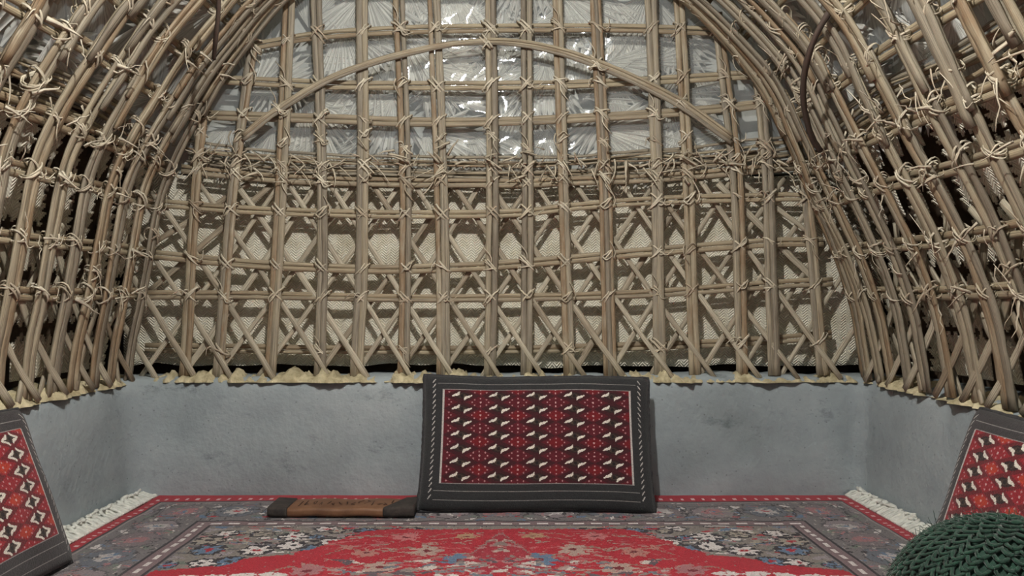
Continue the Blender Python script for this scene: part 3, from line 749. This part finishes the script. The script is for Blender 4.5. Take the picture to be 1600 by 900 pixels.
# medallion tip and white cartouches
tip = (v > .43) & (ax < (v - .43) * .36) & (v < .80)
cv.put(tip & red, (164, 34, 54)); cv.put(((v > .43) & (np.abs(ax - (v - .43) * .36) < .004) & (v < .8)) & red, (150, 110, 108))
for _ in range(40):
    b_ = R3.uniform(.5, .8); a = R3.uniform(0, (b_ - .43) * .34); cc = R3.choice([(140, 120, 116), (176, 120, 122), (120, 104, 112), (190, 170, 160)])
    sym(lambda sx, fy, s: cv.ell(sx * a, fy(b_), R3.uniform(.005, .016), R3.uniform(.004, .008), sx * s * .8, cc, red))
for _ in range(70):
    b_ = R3.uniform(.70, .86); a = R3.uniform(.0, .42); cc = R3.choice([(140, 128, 124), (110, 118, 130), (176, 150, 146), (96, 84, 92), (200, 190, 184)])
    sym(lambda sx, fy, s: cv.ell(sx * a, fy(b_), R3.uniform(.008, .03), R3.uniform(.004, .010), sx * s * R3.uniform(-.6, .6), cc, red))
for a in (.56, .63, .70, .77, .84):
    sym(lambda sx, fy, s: (cv.ell(sx * a, fy(.805 + (a - .56) * .1), .032, .016, 0, WH)))
inner = fld & (v > .87); sp_ = np.random.default_rng(2).random(cv.X.shape)
# hand-woven irregularity: nudge the pattern and mottle the wool
def fieldnoise(seed, f, n=9):
    q = np.random.default_rng(seed); o = np.zeros(cv.X.shape)
    for _ in range(n): a, b_ = q.normal(size=2) * f; o += np.sin(ax * a + v * b_ + q.uniform(0, 6.28))
    return o / n * 1.8
wx, wy = fieldnoise(1, 120) * .008 + fieldnoise(5, 320) * .004, fieldnoise(2, 120) * .007 + fieldnoise(6, 320) * .003
jj = np.clip((cv.Y + wy * np.where(cv.Y < RH / 2, 1, -1)) / cv.res, 0, cv.ny - 1).astype(int); ii = np.clip((cv.X + wx * np.sign(cv.X) + RW / 2) / cv.res, 0, cv.nx - 1).astype(int)
cv.c = cv.c[jj, ii]
mo = fieldnoise(3, 260, 12); g_ = ~red & (e > .07)
cv.put(g_ & (mo > .75), (170, 160, 156)); cv.put(g_ & (mo < -.85), (70, 64, 72)); m2_ = fieldnoise(8, 200, 12); cv.put(g_ & (m2_ > .95), (104, 122, 144)); cv.put(g_ & (m2_ < -1.05) & (e > .34), (176, 40, 58))
m3_ = fieldnoise(12, 240, 12); cv.put(red & (m3_ > .8), (172, 110, 112)); cv.put(red & (m3_ < -.95) & (v > .5), (140, 120, 112))
# guard stripes
cv.put(e < .052, RED)
dots = (e > .028) & (e < .040) & (((np.where(RW / 2 - ax < v, cv.Y, cv.X) / .036) % 1) < .28); cv.put(dots, (226, 196, 196))
cv.put((e > .052) & (e < .058), DK); cv.put((e > .058) & (e < .068), (150, 142, 140))
cv.put((e > .27) & (e < .278), DK); cv.put((e > .278) & (e < .322), (128, 106, 110))
t_ = np.where(RW / 2 - ax < v, cv.Y, cv.X)
cv.put((e > .292) & (e < .306) & ((t_ / .055) % 1 < .6), WH); cv.put((e > .322) & (e < .330), DK)
cv.put((e > .100) & (e < .104), (90, 84, 90))
wv = np.interp(v, [0, .10, .365, .415, .55, 2], [0, .055, .30, .385, .55, 2]); Yn = np.where(cv.Y < RH / 2, wv, RH - wv)
cv.c = cv.c[np.clip(Yn / cv.res, 0, cv.ny - 1).astype(int), np.arange(cv.nx)[None, :]]
rug = empty('rug', (RC, 2.735 - RH / 2, 0)); zr = vnoise(77)
def rugfn(X, Y):
    y = 2.735 - Y; z = .008 + .0025 * np.sin(X * 7 + Y * 4) * np.sin(Y * 9) + .001 * np.sin(X * 40) * np.sin(Y * 33)
    z = z - .006 * np.clip((.012 - np.minimum(np.minimum(RW / 2 - np.abs(X), Y), RH - Y)) / .012, 0, 1)
    return np.stack([X + RC, y, z], -1)
rp_ = paint_mesh('pile', cv, rugfn, M['weave'], rug, rug.location)
rp_.data.flip_normals() if rp_.data.polygons[0].normal.z < 0 else None
for s in (-1, 1):
    mb = MB(); x0 = RC + s * RW / 2; wall = XL + .004 if s < 0 else XR - .004
    for y in np.arange(2.735 - RH + .02, 2.715, .0105):
        reach = abs(wall - x0); yy = y + random.uniform(-.006, .006)
        for k in range(2):
            P = catmull([(x0 - s * .008, yy, .008), (x0 + s * reach * .45, yy + random.uniform(-.012, .012), .014 + random.uniform(0, .012)),
                         (x0 + s * (reach - .010), yy + random.uniform(-.02, .02), .016 + random.uniform(0, .018)), (x0 + s * (reach - .004 - random.uniform(0, .03)), yy + random.uniform(-.03, .03), .010 + random.uniform(0, .03))], 9)
            tube(mb, P, np.linspace(.0045, .0062, 9), .0045, (0, 0, 1), 5, .12)
    fr = mb.build('fringe', M['fringe'], rug, rug.location); tag(fr, 'white cotton fringe bunched against the wall')
tag(rug, 'red and grey floral carpet with white fringes covering the floor', 'rug')

# ---------------------------------------------------------------- cushions
def cushion_canvas(W, H, base, deep, hot, border, square=False, flip=1):
    cv = Canvas(W, H, .0021, border); X, Y = cv.X, cv.Y; ax = np.abs(X); st = random.Random(3)
    bx, by0, by1 = W / 2 - .066, .080, H - .052        # red field limits (y from the bottom edge)
    inside = (ax < bx) & (Y > by0) & (Y < by1)
    cv.put(inside, base)
    cols, rows = 5, 7; cw = 2 * bx / cols; rh = (by1 - by0) / rows
    for c_ in range(cols + 1):                         # rows of darker diamonds behind the guls
        for r_ in range(rows):
            gx = -bx + cw * (c_ + .5); gy = by0 + rh * (r_ + .5)
            if c_ < cols: cv.put(inside & (np.abs(X - gx) / (cw * .50) + np.abs(Y - gy) / (rh * .62) < 1), deep)
            hx = -bx + cw * c_
            if c_ > 0 and r_ % 2 == 0: cv.put(inside & (np.abs(X - hx) / (cw * .25) + np.abs(Y - gy - rh * .5) / (rh * .4) < 1), hot)
    LT = (232, 226, 214); OL = (72, 58, 48); BKc = (30, 22, 24)
    for c_ in range(cols):
        for r_ in range(rows):
            gx = -bx + cw * (c_ + .5); gy = by0 + rh * (r_ + .5); f = flip
            cv.ell(gx, gy, cw * .20, rh * .27, 0, (44, 24, 26), inside)
            cv.ell(gx, gy, cw * .13, rh * .17, -.15 * f, OL, inside)
            cv.ell(gx, gy, cw * .045, rh * .14, 0, BKc, inside)
            for q in (1, -1):                         # the two pale hooked wings
                pts = [(gx - q * cw * .26 * f, gy - q * rh * .03), (gx - q * cw * .18 * f, gy + q * rh * .07), (gx - q * cw * .11 * f, gy + q * rh * .13), (gx - q * cw * .07 * f, gy + q * rh * .30)]
                for k, p in enumerate(catmull(pts, 20)): cv.ell(p[0], p[1], cw * (.016 + .024 * math.sin(k / 19 * 3.1)), rh * (.035 + .06 * math.sin(k / 19 * 3.1)), 0, LT, inside)
                if square:
                    for p in catmull([(gx + q * cw * .06, gy + q * rh * .34), (gx + q * cw * .11, gy + q * rh * .2), (gx + q * cw * .24, gy + q * rh * .04)], 14): cv.ell(p[0], p[1], cw * .026, rh * .07, 0, LT, inside)
    for c_ in range(cols + 1):
        for r_ in range(rows + 1):
            hx = -bx + cw * c_; hy = by0 + rh * r_
            cv.ell(hx, hy, .0032, .0032, 0, (210, 170, 170), inside)
            for k in range(8):
                a = k * math.pi / 4; cv.ell(hx + math.cos(a) * cw * .22, hy + math.sin(a) * rh * .30, .0024, .0024, 0, (196, 150, 152), inside)
    fine = (196, 190, 186)
    cv.put((np.abs(ax - bx) < .0028) & (Y > by0) & (Y < by1), fine)
    cv.put((np.abs(Y - by1) < .0011) & (ax < bx), (150, 146, 144)); cv.put((np.abs(Y - by0) < .0011) & (ax < bx), (150, 146, 144))
    for yy in (by0 - .022, by0 - .050, by1 + .021): cv.put((np.abs(Y - yy) < .0010) & (ax < bx + .02), (140, 136, 134))
    n = 22                                             # slanting stitches up both sides
    for k in range(n):
        yy = by0 - .04 + (by1 - by0 + .07) * k / (n - 1)
        for s in (-1, 1):
            sl = 1 if (k > n / 2) else -1
            cv.ell(s * (bx + .031), yy, .0095, .0018, s * sl * -.95 if s > 0 else .95, fine)
    return cv
def cushion(W, H, T, M4, label, cols, square=False, flip=1):
    root = empty('floor_cushion', (0, 0, 0)); cv = cushion_canvas(W, H, *cols, square=square, flip=flip)
    def edge(X, Y):
        s = np.abs(X) / (W / 2); t = np.abs(Y - H / 2) / (H / 2)
        return np.clip(1 - s ** 12, 0, 1) ** .4 * np.clip(1 - t ** 10, 0, 1) ** .4, s, t
    def front(X, Y):
        g, s, t = edge(X, Y); k = 1 + .014 * s ** 2 * (t ** 3); sag = 1 - .010 * (1 - t ** 2) * s ** 4
        puff = .016 * (1 - s ** 2) * (1 - t ** 2) + .002 * np.sin(X * 31) * np.sin(Y * 27)
        return np.stack([X * sag * k, (Y - H / 2) * k + H / 2 + .004 * np.sin(X * 9) * t, T / 2 * g + puff * g], -1)
    p = paint_mesh('woven_front', cv, front, M['weave'], root)
    tag(p, 'patterned woven front panel')
    mb = MB(); xs = np.linspace(-W / 2, W / 2, 60); ys = np.linspace(0, H, 40)
    def back(X, Y):
        q = front(np.array(X), np.array(Y)); return (q[0], q[1], -q[2])
    grid(mb, back, xs, ys); o = mb.build('back_cover', M['wool_dark'], root)
    o.data.flip_normals()
    mb = MB(); t = np.linspace(0, 1, 40); rim = []          # rolled seam round the rim
    for (a, b_) in [((-W / 2, 0), (W / 2, 0)), ((W / 2, 0), (W / 2, H)), ((W / 2, H), (-W / 2, H)), ((-W / 2, H), (-W / 2, 0))]:
        for k in t[:-1]: q = front(np.array(a[0] + (b_[0] - a[0]) * k), np.array(a[1] + (b_[1] - a[1]) * k)); rim.append((q[0], q[1], 0))
    rim.append(rim[0]); tube(mb, rim, .0075, .009, (0, 0, 1), 7, .10); o = mb.build('seam_roll', M['wool_dark'], root)
    root.matrix_world = M4; return tag(root, label, 'cushion', None)
def frame(base_mid, xdir, topmid):
    """cushion frame: x along xdir, y from the base towards topmid, z out of the front"""
    b = Vector(base_mid); x = Vector(xdir).normalized(); y = (Vector(topmid) - b); y = (y - y.dot(x) * x).normalized(); z = x.cross(y)
    R = Matrix((x, y, z)).transposed().to_4x4(); return Matrix.Translation(b) @ R
DARKC = ((92, 16, 31), (64, 17, 26), (116, 16, 27), (46, 47, 49)); HOTC = ((150, 24, 38), (108, 24, 33), (182, 54, 32), (60, 57, 59))
cushion(.750, .440, .085, frame((.094, 2.502, .010), (1, .0, -.014), (.078, 2.655, .42)), 'dark red patterned cushion leaning against the middle of the back wall', DARKC)
cushion(.742, .410, .085, frame((-1.125, 1.63, .014), (0, 1, 0), (-1.262, 1.63, .40)), 'red patterned cushion leaning against the left wall, cut by the frame', HOTC, True)
cushion(.742, .410, .085, frame((1.084, 1.625, .014), (0, -1, 0), (1.215, 1.625, .40)), 'bright red patterned cushion leaning on the right wall behind green pouf', HOTC, True, -1)

# ---------------------------------------------------------------- brown case beside the cushion
def rounded_slab(x0, x1, y0, y1, z0, z1, r, cut=0.0, cut0=0.0):
    mb = MB(); n = 24; prof = []
    for (cy, cz, a0) in ((y0 + r, z0 + r, math.pi), (y1 - r, z0 + r, 1.5 * math.pi), (y1 - r, z1 - r, 0), (y0 + r, z1 - r, .5 * math.pi)):
        for k in range(5): a = a0 + k * math.pi / 8; prof.append((cy + r * math.cos(a), cz + r * math.sin(a)))
    xs = np.linspace(x0, x1, n); m = len(prof); V = []
    for i, x in enumerate(xs):
        q = 1 - .04 * ((i == 0) or (i == n - 1))
        for (y, z) in prof:
            f = (y - y0) / (y1 - y0); q_ = (x - x0) / (x1 - x0); V.append((x + (f - .5) * (cut * q_ + cut0 * (1 - q_)), (y - (y0 + y1) / 2) * q + (y0 + y1) / 2, (z - z0) * q + z0 + .0015 * math.sin(x * 40)))
    Fc = [(i * m + k, i * m + (k + 1) % m, (i + 1) * m + (k + 1) % m, (i + 1) * m + k) for i in range(n - 1) for k in range(m)]
    Fc += [tuple(range(m))[::-1], tuple((n - 1) * m + k for k in range(m))]; mb.add(V, Fc, None); return mb
case = empty('flat_case', (-.48, 2.49, .012))
rounded_slab(-.690, -.340, 2.425, 2.555, .0125, .040, .010, .07).build('body', M['brown'], case, case.location)
rounded_slab(-.745, -.684, 2.422, 2.557, .0125, .043, .010).build('end_cap', M['dark_cap'], case, case.location)
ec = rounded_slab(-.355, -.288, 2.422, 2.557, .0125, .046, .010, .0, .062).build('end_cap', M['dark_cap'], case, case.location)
mb = MB(); R4 = random.Random(4)
for k in range(16):
    x = -.655 + k * .021; pts = [(x + R4.uniform(-.008, .008), R4.uniform(2.46, 2.52), .0412) for _ in range(4)]
    if k == 0: pts = [(x, 2.45, .0412), (x + .001, 2.47, .0412), (x, 2.49, .0412), (x + .002, 2.51, .0412)]
    tube(mb, catmull(pts, 9), .0016, .0006, (0, 0, 1), 4, .1)
tag(mb.build('scribble', M['ink'], case, case.location), 'faint dark scribbled marks')
tag(case, 'flat brown case with dark ends lying beside the middle cushion', 'case')

# ---------------------------------------------------------------- green knitted pouf
def pouf(cx, cy, R, Ztop):
    root = empty('knitted_pouf', (cx, cy, .010)); b = R * .93; zc = Ztop - R; zb = .012
    def prof(t):                                          # t: 0 = crown, 1 = foot
        a = t * math.radians(122); r = R * math.sin(a); z = zc + R * math.cos(a)
        return r, max(z, zb + .004)
    mb = MB(); n, m = 40, 64; V = []; Fc = []
    for i in range(n + 1):
        r, z = prof(i / n)
        for k in range(m):
            a = 6.2832 * k / m; V.append((cx + r * math.cos(a), cy + r * math.sin(a), z))
    for i in range(n):
        for k in range(m): Fc.append((i * m + k, (i + 1) * m + k, (i + 1) * m + (k + 1) % m, i * m + (k + 1) % m))
    Fc.append(tuple(n * m + k for k in range(m))[::-1]); mb.add(V, Fc)
    mb.build('inner_cover', M['knit'], root, root.location)
    mb = MB(); rows = 27
    for i in range(rows):                                 # overlapping yarn loops, row upon row
        t = .015 + .97 * i / rows; r, z = prof(t); r2, z2 = prof(min(t + 1.35 / rows, 1)); cnt = max(5, int(2 * math.pi * r / .0235))
        for k in range(cnt):
            a0 = 2 * math.pi * (k + (.5 if i % 2 else 0)) / cnt + random.uniform(-.01, .01); da = 2 * math.pi / cnt; P = []
            for q in np.linspace(-1, 1, 9):
                f = 1 - q * q; rr = r + (r2 - r) * f; zz = z + (z2 - z) * f; aa = a0 + da * .56 * q * (1.0 - .15 * f)
                nr = np.array([math.cos(aa) * rr, math.sin(aa) * rr, zz - zc]); nr /= np.linalg.norm(nr) + 1e-9
                P.append(np.array([cx + rr * math.cos(aa), cy + rr * math.sin(aa), zz]) + nr * (.003 + .0055 * f))
            P = np.array(P); nn = P - np.array([cx, cy, zc]); tube(mb, P, .0032, .0030, nn, 5, .12)
            for _z in range(2):                               # fuzz
                p = P[random.randrange(9)]; d = nn[4] / np.linalg.norm(nn[4]); s = rng.normal(size=3) * .006
                tube(mb, [p, p + d * .005 + s * .5, p + d * .008 + s], .0005, .0005, (0, 0, 1), 3, 0)
    mb.build('yarn_loops', M['knit'], root, root.location)
    return tag(root, 'dark green knitted round pouf on the rug in the near right corner', 'pouf')
pouf(.872, 1.36, .192, .294)
